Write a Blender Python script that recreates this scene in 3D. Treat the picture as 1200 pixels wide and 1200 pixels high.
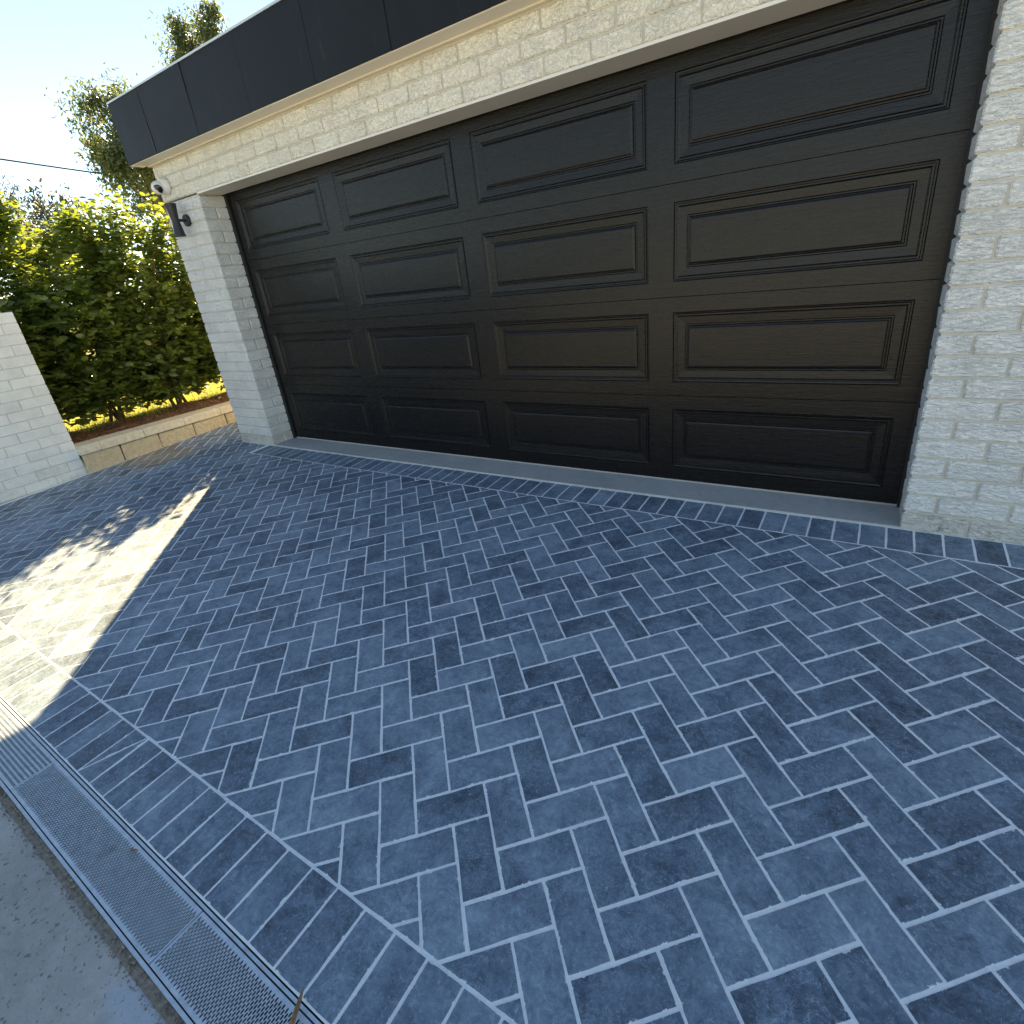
import bpy, bmesh, math, random
import numpy as np
from mathutils import Vector, Matrix, noise as mnoise

random.seed(11)
rng = np.random.default_rng(11)
for o in list(bpy.data.objects):
    bpy.data.objects.remove(o, do_unlink=True)
S = bpy.context.scene
COL = S.collection

# ------------------------------------------------------------------ camera, sky, sun, exposure
cam_d = bpy.data.cameras.new('camera')
cam = bpy.data.objects.new('camera', cam_d)
COL.objects.link(cam)
cam_d.sensor_width = 36.0
cam_d.lens = 36.0 * 624.69 / 1200.0
cam_d.shift_x = -3.18 / 1200.0
cam_d.shift_y = -15.95 / 1200.0
cam_d.clip_start = 0.02
cam_d.clip_end = 2000.0
RIGHT = Vector((0.8374, 0.5353, -0.1108)).normalized()
FWD = Vector((-0.5308, 0.7472, -0.4006))
FWD = (FWD - RIGHT * FWD.dot(RIGHT)).normalized()
UP = RIGHT.cross(FWD)
CAM = Vector((-0.1978, -2.7163, 1.2837))
cam.matrix_world = Matrix(((RIGHT.x, UP.x, -FWD.x, CAM.x), (RIGHT.y, UP.y, -FWD.y, CAM.y),
                           (RIGHT.z, UP.z, -FWD.z, CAM.z), (0, 0, 0, 1)))
S.camera = cam

SUN_EL = math.radians(33.8)
SUN_H = Vector((-0.717, 0.697, 0)).normalized()          # horizontal direction towards the sun
world = bpy.data.worlds.new('World')
S.world = world
world.use_nodes = True
wn = world.node_tree.nodes
wn.clear()
w_out = wn.new('ShaderNodeOutputWorld')
w_bg = wn.new('ShaderNodeBackground')
w_sky = wn.new('ShaderNodeTexSky')
w_sky.sky_type = 'NISHITA'
w_sky.sun_disc = False
w_sky.sun_elevation = SUN_EL
w_sky.sun_rotation = math.atan2(SUN_H.x, SUN_H.y)
w_sky.altitude = 50
w_sky.air_density = 0.6
w_sky.dust_density = 0.0
w_sky.ozone_density = 1.0
w_bg.inputs['Strength'].default_value = 0.05
w_wb = wn.new('ShaderNodeMix')                            # white balance set for open shade, as the phone did
w_wb.data_type = 'RGBA'; w_wb.blend_type = 'MULTIPLY'
w_wb.inputs[0].default_value = 1.0
w_wb.inputs[7].default_value = (1.22, 1.075, 0.87, 1)
world.node_tree.links.new(w_sky.outputs[0], w_wb.inputs[6])
world.node_tree.links.new(w_wb.outputs[2], w_bg.inputs[0])
world.node_tree.links.new(w_bg.outputs[0], w_out.inputs[0])

sun_d = bpy.data.lights.new('sun', 'SUN')
sun_d.energy = 3.6
sun_d.angle = math.radians(0.53)
sun_d.color = (1.0, 0.75, 0.40)
sun = bpy.data.objects.new('sun', sun_d)
COL.objects.link(sun)
to_sun = Vector((SUN_H.x * math.cos(SUN_EL), SUN_H.y * math.cos(SUN_EL), math.sin(SUN_EL)))
sun.rotation_euler = to_sun.to_track_quat('Z', 'Y').to_euler()
sun.location = to_sun * 30

S.view_settings.view_transform = 'Standard'
S.view_settings.look = 'None'
S.view_settings.gamma = 1.0
S.view_settings.exposure = 2.85
S.view_settings.use_curve_mapping = False
S.render.engine = 'CYCLES'
S.render.resolution_x = 1024
S.render.resolution_y = 1024


# ------------------------------------------------------------------ helpers
def tag(o, label=None, cat=None, group=None, kind=None):
    if label: o['label'] = label
    if cat: o['category'] = cat
    if group: o['group'] = group
    if kind: o['kind'] = kind
    return o


def empty(name, loc=(0, 0, 0), parent=None):
    o = bpy.data.objects.new(name, None)
    o.empty_display_size = 0.1
    COL.objects.link(o)
    o.location = loc
    if parent: o.parent = parent
    return o


def place(name, mesh, parent=None, loc=None):
    """link a mesh as an object; mesh coordinates are world coordinates minus loc"""
    o = bpy.data.objects.new(name, mesh)
    COL.objects.link(o)
    w = Vector(loc) if loc is not None else Vector((0, 0, 0))
    if parent is not None:
        o.parent = parent
        pw = Vector((0, 0, 0))
        q = parent
        while q is not None:
            pw += Vector(q.location)
            q = q.parent
        o.location = w - pw
    else:
        o.location = w
    return o


def mesh_of(name, verts, faces, mat, smooth=False):
    m = bpy.data.meshes.new(name)
    m.from_pydata([tuple(v) for v in verts], [], faces)
    if mat: m.materials.append(mat)
    if smooth:
        m.polygons.foreach_set('use_smooth', [True] * len(m.polygons))
    m.update()
    return m


def float_attr(m, name, vals):
    a = m.attributes.new(name, 'FLOAT', 'POINT')
    a.data.foreach_set('value', np.asarray(vals, np.float32))


def vec_attr(m, name, vals):
    a = m.attributes.new(name, 'FLOAT_VECTOR', 'POINT')
    a.data.foreach_set('vector', np.asarray(vals, np.float32).ravel())


def fast_mesh(name, V, F, mat, smooth=False):
    """V (n,3) array, F list of (k,m) index arrays of equal-size faces"""
    m = bpy.data.meshes.new(name)
    V = np.asarray(V, np.float32)
    m.vertices.add(len(V))
    m.vertices.foreach_set('co', V.ravel())
    loops = np.concatenate([f.ravel() for f in F]).astype(np.int32)
    tot = np.concatenate([np.full(len(f), f.shape[1], np.int32) for f in F])
    st = np.concatenate([[0], np.cumsum(tot)[:-1]]).astype(np.int32)
    m.loops.add(len(loops))
    m.loops.foreach_set('vertex_index', loops)
    m.polygons.add(len(tot))
    m.polygons.foreach_set('loop_start', st)
    m.polygons.foreach_set('loop_total', tot)
    if smooth: m.polygons.foreach_set('use_smooth', np.ones(len(tot), bool))
    m.update(calc_edges=True)
    if mat: m.materials.append(mat)
    return m


class MB:
    """collects geometry for ONE mesh"""
    def __init__(s): s.v = []; s.f = []

    def add(s, verts, faces):
        n = len(s.v)
        s.v += [tuple(v) for v in verts]
        s.f += [tuple(i + n for i in f) for f in faces]

    def box(s, a, b):
        x0, y0, z0 = a; x1, y1, z1 = b
        s.add([(x0, y0, z0), (x1, y0, z0), (x1, y1, z0), (x0, y1, z0), (x0, y0, z1), (x1, y0, z1), (x1, y1, z1), (x0, y1, z1)],
              [(0, 3, 2, 1), (4, 5, 6, 7), (0, 1, 5, 4), (1, 2, 6, 5), (2, 3, 7, 6), (3, 0, 4, 7)])

    def tube(s, pts, rads, n=8, cap=True):
        pts = [Vector(p) for p in pts]
        base = len(s.v)
        for i, p in enumerate(pts):
            d = (pts[min(i + 1, len(pts) - 1)] - pts[max(i - 1, 0)]).normalized()
            a = d.orthogonal().normalized() if i == 0 else (a - d * a.dot(d)).normalized()
            b = d.cross(a)
            for k in range(n):
                t = 2 * math.pi * k / n
                s.v.append(tuple(p + (a * math.cos(t) + b * math.sin(t)) * rads[i]))
        for i in range(len(pts) - 1):
            for k in range(n):
                k2 = (k + 1) % n
                s.f.append((base + i * n + k, base + i * n + k2, base + (i + 1) * n + k2, base + (i + 1) * n + k))
        if cap:
            s.f.append(tuple(base + k for k in range(n))[::-1])
            s.f.append(tuple(base + (len(pts) - 1) * n + k for k in range(n)))

    def lathe(s, prof, origin, axis, n=24):
        """prof: list of (distance along axis, radius)"""
        axis = Vector(axis).normalized()
        o = Vector(origin)
        s.tube([o + axis * (d + i * 1e-7) for i, (d, r) in enumerate(prof)], [max(r, 1e-4) for d, r in prof], n)

    def build(s, name, mat, parent=None, loc=None, smooth=False):
        m = mesh_of(name, [Vector(v) - Vector(loc) for v in s.v] if loc is not None else s.v, s.f, mat, smooth)
        return place(name, m, parent, loc)


def chamfer_box(w, d, h, c, jit=0.0, r=random):
    """44-triangle chamfered block centred on the origin"""
    V, idx = [], {}
    for sx in (-1, 1):
        for sy in (-1, 1):
            for sz in (-1, 1):
                j = Vector((r.uniform(-jit, jit), r.uniform(-jit, jit), r.uniform(-jit, jit)))
                p = Vector((sx * w / 2, sy * d / 2, sz * h / 2)) + j
                for ax in range(3):                   # ax: vertex lying on face with normal ax
                    q = p.copy()
                    for k in range(3):
                        if k != ax: q[k] -= (sx, sy, sz)[k] * c
                    idx[(sx, sy, sz, ax)] = len(V); V.append(q)
    F = []
    def I(s, ax): return idx[(s[0], s[1], s[2], ax)]
    def mk(a, k, va, vk): s = [0, 0, 0]; s[a] = va; s[k] = vk; return s
    for ax in range(3):
        u, v = [(1, 2), (2, 0), (0, 1)][ax]
        for sg in (-1, 1):
            q = []
            for (a, b) in ((-1, -1), (1, -1), (1, 1), (-1, 1)):
                s = [0, 0, 0]; s[ax] = sg; s[u] = a; s[v] = b
                q.append(I(s, ax))
            F.append(q if sg > 0 else q[::-1])
    cen = Vector((0, 0, 0))
    def addf(f):
        a, b, c_ = V[f[0]], V[f[1]], V[f[2]]
        m = sum((V[i] for i in f), Vector()) / len(f)
        if (b - a).cross(c_ - a).dot(m) < 0: f = f[::-1]
        F.append(f)
    for ax in range(3):                                  # edges along ax
        u, v = [(1, 2), (2, 0), (0, 1)][ax]
        for a in (-1, 1):
            for b in (-1, 1):
                s0 = [0, 0, 0]; s0[ax] = -1; s0[u] = a; s0[v] = b
                s1 = list(s0); s1[ax] = 1
                addf([I(s0, u), I(s1, u), I(s1, v), I(s0, v)])
    for sx in (-1, 1):
        for sy in (-1, 1):
            for sz in (-1, 1):
                addf([I((sx, sy, sz), 0), I((sx, sy, sz), 1), I((sx, sy, sz), 2)])
    return V, F


_bcache = {}


def block_mesh(w, d, h, c, jit, mat, variants=4, name='brick'):
    key = (round(w, 3), round(d, 3), round(h, 3), mat.name)
    L = _bcache.setdefault(key, [])
    if len(L) < variants:
        V, F = chamfer_box(w, d, h, c, jit)
        L.append(mesh_of(name, V, F, mat))
        return L[-1]
    return random.choice(L)


# ------------------------------------------------------------------ materials
class NT:
    def __init__(s, name):
        s.m = bpy.data.materials.new(name); s.m.use_nodes = True
        s.n = s.m.node_tree.nodes; s.l = s.m.node_tree.links
        s.n.clear()
        s.out = s.n.new('ShaderNodeOutputMaterial')
        s.b = s.n.new('ShaderNodeBsdfPrincipled')
        s.l.new(s.b.outputs[0], s.out.inputs[0])
        s.geo = None

    def node(s, t, **kw):
        n = s.n.new(t)
        for k, v in kw.items(): setattr(n, k, v)
        return n

    def link(s, a, b): s.l.new(a, b)

    def val(s, x, sock):
        if isinstance(x, bpy.types.NodeSocket): s.l.new(x, sock)
        else: sock.default_value = x

    def pos(s):
        if s.geo is None: s.geo = s.n.new('ShaderNodeNewGeometry')
        return s.geo.outputs['Position']

    def attr(s, name, out='Fac'):
        n = s.n.new('ShaderNodeAttribute'); n.attribute_name = name
        return n.outputs[out]

    def vmath(s, op, a, b=None):
        n = s.n.new('ShaderNodeVectorMath'); n.operation = op
        s.val(a, n.inputs[0])
        if b is not None: s.val(b, n.inputs[1])
        return n.outputs[0]

    def math(s, op, a, b=0.0, clamp=False):
        n = s.n.new('ShaderNodeMath'); n.operation = op; n.use_clamp = clamp
        s.val(a, n.inputs[0]); s.val(b, n.inputs[1])
        return n.outputs[0]

    def noise(s, vec, scale, detail=4, rough=0.55, dist=0.0, out='Fac'):
        n = s.n.new('ShaderNodeTexNoise')
        s.l.new(vec, n.inputs['Vector'])
        n.inputs['Scale'].default_value = scale
        n.inputs['Detail'].default_value = detail
        n.inputs['Roughness'].default_value = rough
        n.inputs['Distortion'].default_value = dist
        return n.outputs[out]

    def voro(s, vec, scale, feature='F1', out='Distance'):
        n = s.n.new('ShaderNodeTexVoronoi'); n.feature = feature
        s.l.new(vec, n.inputs['Vector']); n.inputs['Scale'].default_value = scale
        return n.outputs[out]

    def ramp(s, fac, stops):
        n = s.n.new('ShaderNodeValToRGB')
        e = n.color_ramp.elements
        while len(e) > 1: e.remove(e[-1])
        e[0].position = stops[0][0]; e[0].color = tuple(stops[0][1]) + (1,)
        for p, c in stops[1:]:
            q = e.new(p); q.color = tuple(c) + (1,)
        s.l.new(fac, n.inputs[0])
        return n.outputs[0]

    def step(s, fac, a, b):
        n = s.n.new('ShaderNodeMapRange'); n.clamp = True
        s.l.new(fac, n.inputs[0])
        n.inputs[1].default_value = a; n.inputs[2].default_value = b
        return n.outputs[0]

    def mix(s, fac, a, b, mode='MIX'):
        n = s.n.new('ShaderNodeMix'); n.data_type = 'RGBA'; n.blend_type = mode
        s.val(fac, n.inputs[0])
        for x, k in ((a, 6), (b, 7)):
            if isinstance(x, bpy.types.NodeSocket): s.l.new(x, n.inputs[k])
            else: n.inputs[k].default_value = tuple(x) + (1,)
        return n.outputs[2]

    def bump(s, h, strength=1.0, dist=0.002, prev=None):
        n = s.n.new('ShaderNodeBump')
        n.inputs['Strength'].default_value = strength
        n.inputs['Distance'].default_value = dist
        s.l.new(h, n.inputs['Height'])
        if prev is not None: s.l.new(prev, n.inputs['Normal'])
        return n.outputs[0]

    def set(s, col=None, rough=None, normal=None, spec=None, metal=None):
        if col is not None:
            if isinstance(col, bpy.types.NodeSocket): s.l.new(col, s.b.inputs['Base Color'])
            else: s.b.inputs['Base Color'].default_value = tuple(col) + (1,)
        if rough is not None: s.val(rough, s.b.inputs['Roughness'])
        if normal is not None: s.l.new(normal, s.b.inputs['Normal'])
        if spec is not None: s.b.inputs['Specular IOR Level'].default_value = spec
        if metal is not None: s.b.inputs['Metallic'].default_value = metal
        return s.m


MORTAR = (0.80, 0.83, 0.84)


def mat_paver(name, dark, mid, light, smear=1.0):
    t = NT(name)
    p = t.vmath('ADD', t.pos(), t.attr('off', 'Vector'))
    cloud = t.noise(p, 9.0, 5, 0.6, 0.6)
    fine = t.noise(p, 48.0, 8, 0.78, 0.7)
    grit = t.noise(p, 260.0, 4, 0.75)
    f = t.math('ADD', t.math('MULTIPLY', cloud, 0.46), t.math('MULTIPLY', fine, 0.54))
    f = t.math('ADD', f, t.math('MULTIPLY', t.math('SUBTRACT', t.attr('tone'), 0.5), 0.15))
    c = t.ramp(f, [(0.34, dark), (0.49, mid), (0.66, light)])
    blot = t.step(t.noise(t.pos(), 2.6, 5, 0.7, 0.8), 0.56, 0.70)             # dirt stains carried across several pavers
    c = t.mix(t.math('MULTIPLY', blot, 0.45), c, tuple(x * 0.7 for x in dark))
    # pale scratches and veins
    v = t.noise(p, 10.0, 4, 0.6, 1.8)
    vein = t.math('SUBTRACT', 1.0, t.step(t.math('ABSOLUTE', t.math('SUBTRACT', v, 0.5)), 0.0, 0.012))
    patch = t.step(t.noise(p, 6.0, 2), 0.46, 0.60)
    st = t.vmath('MULTIPLY', p, (1.0, 7.0, 1.0))
    sc = t.noise(st, 11.0, 2, 0.4, 0.8)
    scr = t.math('SUBTRACT', 1.0, t.step(t.math('ABSOLUTE', t.math('SUBTRACT', sc, 0.52)), 0.0, 0.006))
    patch2 = t.step(t.noise(p, 8.0, 2), 0.55, 0.70)
    lines = t.math('ADD', t.math('MULTIPLY', vein, patch), t.math('MULTIPLY', scr, patch2), True)
    lines = t.math('MULTIPLY', lines, t.step(grit, 0.35, 0.65))
    pale = tuple(min(0.75, x * 1.5 + 0.05) for x in light)
    c = t.mix(t.math('MULTIPLY', lines, 0.8), c, pale)
    speck = t.step(t.noise(p, 115.0, 6, 0.85, 0.4), 0.55, 0.70)
    c = t.mix(t.math('MULTIPLY', speck, 0.75), c, pale)
    chalk = t.step(t.noise(p, 30.0, 10, 0.86, 1.2), 0.50, 0.66)                # dusty scuffed bloom
    chalk = t.math('MULTIPLY', chalk, t.step(t.noise(p, 4.5, 2), 0.36, 0.62))
    c = t.mix(t.math('MULTIPLY', chalk, 0.55), c, pale)
    dk = t.step(t.noise(p, 14.0, 4, 0.65, 1.0), 0.60, 0.74)
    c = t.mix(t.math('MULTIPLY', dk, 0.45), c, tuple(x * 0.55 for x in dark))
    # mortar smeared over the arrises
    e = t.attr('edge')
    sm = t.noise(t.pos(), 42.0, 4, 0.7, 0.5)
    sm = t.step(t.math('ADD', t.math('MULTIPLY', e, 0.30), sm), 0.86, 0.90)
    sm = t.math('MULTIPLY', sm, 0.85 * smear)
    c = t.mix(sm, c, MORTAR)
    rough = t.math('ADD', 0.46, t.math('MULTIPLY', fine, 0.22))
    b1 = t.bump(t.noise(p, 24.0, 4, 0.6, 0.8), 0.5, 0.004)
    b2 = t.bump(grit, 0.5, 0.0014, t.bump(fine, 0.5, 0.003, b1))
    return t.set(c, rough, b2, 0.35)


M_PAVER = mat_paver('paver_slate', (0.052, 0.073, 0.103), (0.136, 0.188, 0.252), (0.27, 0.345, 0.42))
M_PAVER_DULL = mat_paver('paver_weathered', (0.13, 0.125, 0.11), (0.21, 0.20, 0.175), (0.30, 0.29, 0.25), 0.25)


def mat_mortar():
    t = NT('joint_mortar')
    n = t.noise(t.pos(), 60.0, 5, 0.7)
    g = t.noise(t.pos(), 500.0, 3, 0.7)
    c = t.ramp(n, [(0.3, (0.74, 0.77, 0.78)), (0.55, (0.86, 0.88, 0.88)), (0.8, (0.90, 0.91, 0.91))])
    return t.set(c, 0.85, t.bump(t.math('ADD', n, t.math('MULTIPLY', g, 0.3)), 0.6, 0.002), 0.3)


M_MORTAR = mat_mortar()


def mat_white_brick(name, tint=(0.86, 0.85, 0.80), stretch=(1.0, 1.0, 2.6), depth=0.0095, weather=0.0, scale=34.0):
    t = NT(name)
    oi = t.node('ShaderNodeObjectInfo')
    rv = t.node('ShaderNodeCombineXYZ')
    t.link(t.math('MULTIPLY', oi.outputs['Random'], 40.0), rv.inputs[0])
    t.link(t.math('MULTIPLY', oi.outputs['Random'], 17.0), rv.inputs[2])
    p = t.vmath('ADD', t.pos(), rv.outputs[0])
    q = t.vmath('MULTIPLY', p, stretch)
    rel = t.noise(q, scale, 3, 0.55, 1.1)
    rel = t.step(rel, 0.34, 0.66)
    fine = t.noise(p, 190.0, 4, 0.7)
    n = t.noise(t.pos(), 6.0, 4, 0.6)
    dk = tuple(x * 0.86 for x in tint); lt = tuple(min(1, x * 1.07) for x in tint)
    c = t.ramp(n, [(0.3, dk), (0.55, tint), (0.8, lt)])
    lite = t.node('ShaderNodeHueSaturation')
    t.link(t.math('ADD', 0.93, t.math('MULTIPLY', oi.outputs['Random'], 0.075)), lite.inputs['Value'])
    t.link(c, lite.inputs['Color'])
    c = lite.outputs[0]
    pit = t.step(t.noise(p, 48.0, 3, 0.6), 0.73, 0.78)                       # chips and dirt specks
    c = t.mix(t.math('MULTIPLY', pit, 0.45), c, (0.30, 0.27, 0.22))
    if weather > 0:
        d1 = t.step(t.noise(t.pos(), 11.0, 5, 0.7, 0.6), 0.50, 0.70)
        d2 = t.step(t.noise(t.pos(), 60.0, 4, 0.7), 0.42, 0.66)
        c = t.mix(t.math('MULTIPLY', t.math('MULTIPLY', d1, d2), weather), c, (0.16, 0.14, 0.105))
    b1 = t.bump(rel, 0.85, depth)
    b2 = t.bump(fine, 0.35, 0.0012, b1)
    return t.set(c, 0.62, b2, 0.35)


M_BRICK = mat_white_brick('white_painted_brick')
M_BRICK_LOW = mat_white_brick('white_painted_brick_weathered', (0.72, 0.69, 0.61), weather=0.9)
M_BRICK_TOP = mat_white_brick('white_painted_rock_brick_warm_bounce', (0.88, 0.83, 0.70), stretch=(1.0, 1.0, 1.15), depth=0.011, scale=44.0)  # cream tint puts warm bounced light below the eaves into the white paint
M_BRICK_WALL = mat_white_brick('white_painted_smooth_brick', (0.85, 0.845, 0.79), stretch=(1, 1, 1.3), depth=0.003, scale=22.0)
M_BRICK_WALL_LOW = mat_white_brick('white_painted_smooth_brick_weathered', (0.80, 0.785, 0.72), stretch=(1, 1, 1.3), depth=0.003, weather=0.5, scale=22.0)


def mat_plain(name, col, rough=0.6, var=0.12, scale=8.0, bumpd=0.001, bscale=120.0, spec=0.4, metal=0.0):
    t = NT(name)
    n = t.noise(t.pos(), scale, 5, 0.6)
    c = t.ramp(n, [(0.25, tuple(x * (1 - var) for x in col)), (0.75, tuple(min(1, x * (1 + var)) for x in col))])
    r = t.math('ADD', rough - 0.05, t.math('MULTIPLY', n, 0.1))
    return t.set(c, r, t.bump(t.noise(t.pos(), bscale, 4, 0.65), 0.4, bumpd), spec, metal)


M_BMORTAR = mat_plain('painted_brick_joint', (0.53, 0.50, 0.425), 0.75, 0.12, 14, 0.002, 90)
M_WHITEJOINT = mat_plain('white_painted_joint', (0.60, 0.58, 0.52), 0.7, 0.1, 14, 0.002, 90)
M_TRIM = mat_plain('cream_painted_trim', (0.78, 0.72, 0.61), 0.5, 0.06, 5, 0.0006, 60)
M_LINTEL = mat_plain('cream_painted_lintel', (0.74, 0.71, 0.63), 0.5, 0.05, 4, 0.0006, 60)
M_GAP_SHADE = mat_plain('black_gap_shade', (0.012, 0.012, 0.012), 0.6, 0.1)  # near-black colour for the shade in the gaps beside the door
M_SEALGREY = mat_plain('grey_rubber_strip', (0.42, 0.40, 0.37), 0.6, 0.1)
M_INTERIOR = mat_plain('dark_interior', (0.02, 0.02, 0.02), 0.9, 0.1)
M_CAP = mat_plain('bare_metal_capping', (0.62, 0.62, 0.6), 0.4, 0.1, 5, 0.0004, 80, 0.5, 0.6)
M_ROOF = mat_plain('grey_roof_sheet', (0.25, 0.25, 0.26), 0.5)
M_WHITE = mat_plain('white_plastic', (0.72, 0.71, 0.67), 0.4, 0.03)
M_LENS = mat_plain('black_lens', (0.006, 0.006, 0.007), 0.12, 0.05, spec=0.6)
M_BLACKMETAL = mat_plain('black_powder_coat', (0.022, 0.022, 0.026), 0.42, 0.15, 30, 0.0004, 300)
M_BARK = mat_plain('brown_bark', (0.10, 0.065, 0.042), 0.85, 0.35, 30, 0.004, 70, 0.2)
M_BARK2 = mat_plain('grey_bark', (0.17, 0.15, 0.13), 0.85, 0.3, 12, 0.006, 30, 0.2)
M_CABLE = mat_plain('black_cable', (0.03, 0.03, 0.032), 0.6)
M_PEBBLE = mat_plain('sandy_grit', (0.27, 0.23, 0.18), 0.9, 0.5, 60, 0.001, 200, 0.2)
M_TROUGH = mat_plain('dark_channel', (0.02, 0.022, 0.025), 0.8, 0.3, 20)
M_STONE = None


def mat_door():
    t = NT('dark_brown_woodgrain_door')
    p = t.vmath('MULTIPLY', t.pos(), (1.0, 1.0, 16.0))
    g = t.noise(p, 7.0, 6, 0.65, 1.2)
    p2 = t.vmath('MULTIPLY', t.pos(), (1.0, 1.0, 24.0))
    g2 = t.noise(p2, 26.0, 4, 0.65, 0.6)
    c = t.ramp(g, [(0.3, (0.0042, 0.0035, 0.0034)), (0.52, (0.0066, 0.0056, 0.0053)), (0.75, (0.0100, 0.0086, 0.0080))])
    h = t.math('ADD', t.step(g, 0.35, 0.65), t.math('MULTIPLY', g2, 0.6))
    r = t.math('ADD', 0.20, t.math('MULTIPLY', g2, 0.14))
    return t.set(c, r, t.bump(h, 0.30, 0.0010), 0.30)


M_DOOR = mat_door()


def mat_fascia():
    t = NT('dark_metal_fascia')
    n = t.noise(t.pos(), 3.0, 5, 0.65, 1.0)
    p = t.vmath('MULTIPLY', t.pos(), (9.0, 9.0, 1.0))
    streak = t.noise(p, 2.4, 4, 0.6, 0.3)
    c = t.ramp(n, [(0.3, (0.004, 0.0048, 0.0065)), (0.7, (0.008, 0.0095, 0.012))])
    c = t.mix(t.math('MULTIPLY', t.step(streak, 0.62, 0.75), 0.25), c, (0.11, 0.11, 0.11))
    sp = t.step(t.noise(t.pos(), 22.0, 2, 0.5), 0.74, 0.78)
    c = t.mix(t.math('MULTIPLY', sp, 0.6), c, (0.008, 0.008, 0.009))
    return t.set(c, t.math('ADD', 0.42, t.math('MULTIPLY', n, 0.2)), t.bump(t.noise(t.pos(), 2.2, 2), 0.3, 0.012), 0.22)


M_FASCIA = mat_fascia()


def mat_concrete(name, lo, hi, pits=0.6, smooth=False):
    t = NT(name)
    n = t.noise(t.pos(), 2.2, 6, 0.65, 0.4)
    m = t.noise(t.pos(), 26.0, 6, 0.7, 0.3)
    g = t.noise(t.pos(), 210.0, 4, 0.75)
    f = t.math('ADD', t.math('MULTIPLY', n, 0.5), t.math('ADD', t.math('MULTIPLY', m, 0.32), t.math('MULTIPLY', g, 0.18)))
    c = t.ramp(f, [(0.33, lo), (0.66, hi)])
    v = t.noise(t.pos(), 75.0, 3, 0.6, 0.3)
    pit = t.step(v, 0.62, 0.67)
    c = t.mix(t.math('MULTIPLY', pit, pits), c, tuple(x * 0.28 for x in lo))
    wh = t.step(t.noise(t.pos(), 34.0, 5, 0.75), 0.66, 0.74)
    c = t.mix(t.math('MULTIPLY', wh, 0.35), c, tuple(min(1, x * 1.7) for x in hi))
    b1 = t.bump(t.math('SUBTRACT', m, t.math('MULTIPLY', pit, 0.8)), 0.7, 0.004 if not smooth else 0.0015)
    b2 = t.bump(g, 0.5, 0.0015, b1)
    return t.set(c, 0.8, b2, 0.35), t, c


M_CONC, tC, cC = mat_concrete('grey_drive_concrete', (0.28, 0.275, 0.25), (0.52, 0.505, 0.465))
# a spilt blue-white paint stain on the concrete beside the drain
_d = tC.vmath('SUBTRACT', tC.pos(), (-1.385, -2.735, -0.135))
_d = tC.vmath('MULTIPLY', _d, (9.0, 20.0, 0.0))
_ln = tC.node('ShaderNodeVectorMath', operation='LENGTH'); tC.link(_d, _ln.inputs[0])
_s = tC.math('ADD', _ln.outputs['Value'], tC.math('MULTIPLY', tC.noise(tC.pos(), 22.0, 4), 0.9))
_s = tC.math('SUBTRACT', 1.0, tC.step(_s, 0.9, 1.5))
tC.set(tC.mix(tC.math('MULTIPLY', _s, 0.6), cC, (0.45, 0.52, 0.60)))
M_THRESH, _, _ = mat_concrete('smooth_threshold_concrete', (0.34, 0.345, 0.335), (0.53, 0.53, 0.51), 0.3, True)


M_BOUNCE_SLAB, _, _ = mat_concrete('pale_bounce_concrete', (0.36, 0.355, 0.33), (0.50, 0.49, 0.46), 0.3)  # kept pale so the added slab throws back more sunlight


def mat_block(name, tint, depth=0.006):
    t = NT(name)
    n = t.noise(t.pos(), 30.0, 5, 0.65, 0.5)
    g = t.noise(t.pos(), 160.0, 4, 0.7)
    c = t.ramp(t.math('ADD', t.math('MULTIPLY', n, 0.6), t.math('MULTIPLY', g, 0.4)),
               [(0.32, tuple(x * 0.7 for x in tint)), (0.55, tint), (0.75, tuple(x * 1.2 for x in tint))])
    return t.set(c, 0.85, t.bump(g, 0.4, 0.002, t.bump(n, 0.9, depth)), 0.25)


M_BLOCK = mat_block('sandstone_split_block', (0.66, 0.54, 0.35), 0.022)
M_CAPB = mat_block('sandstone_smooth_cap', (0.76, 0.67, 0.50), 0.003)


def mat_steel():
    t = NT('galvanised_steel')
    n = t.noise(t.pos(), 40.0, 4, 0.6)
    c = t.ramp(n, [(0.3, (0.40, 0.46, 0.51)), (0.7, (0.56, 0.63, 0.69))])
    d = t.step(t.noise(t.pos(), 9.0, 4, 0.65), 0.60, 0.75)
    c = t.mix(t.math('MULTIPLY', d, 0.4), c, (0.22, 0.21, 0.20))
    return t.set(c, t.math('ADD', 0.36, t.math('MULTIPLY', n, 0.25)), t.bump(n, 0.2, 0.0006), 0.5, 0.55)


M_STEEL = mat_steel()


def mat_leaf(name, dark, light, trans, gloss=0.32, tw=0.38):
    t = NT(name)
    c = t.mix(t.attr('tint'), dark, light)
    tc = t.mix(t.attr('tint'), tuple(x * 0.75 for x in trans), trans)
    t.set(c, gloss, None, 0.5)
    tr = t.node('ShaderNodeBsdfTranslucent')
    t.link(tc, tr.inputs[0])
    mx = t.node('ShaderNodeMixShader')
    mx.inputs[0].default_value = tw
    t.link(t.b.outputs[0], mx.inputs[1]); t.link(tr.outputs[0], mx.inputs[2])
    t.link(mx.outputs[0], t.out.inputs[0])
    return t.m


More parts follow.
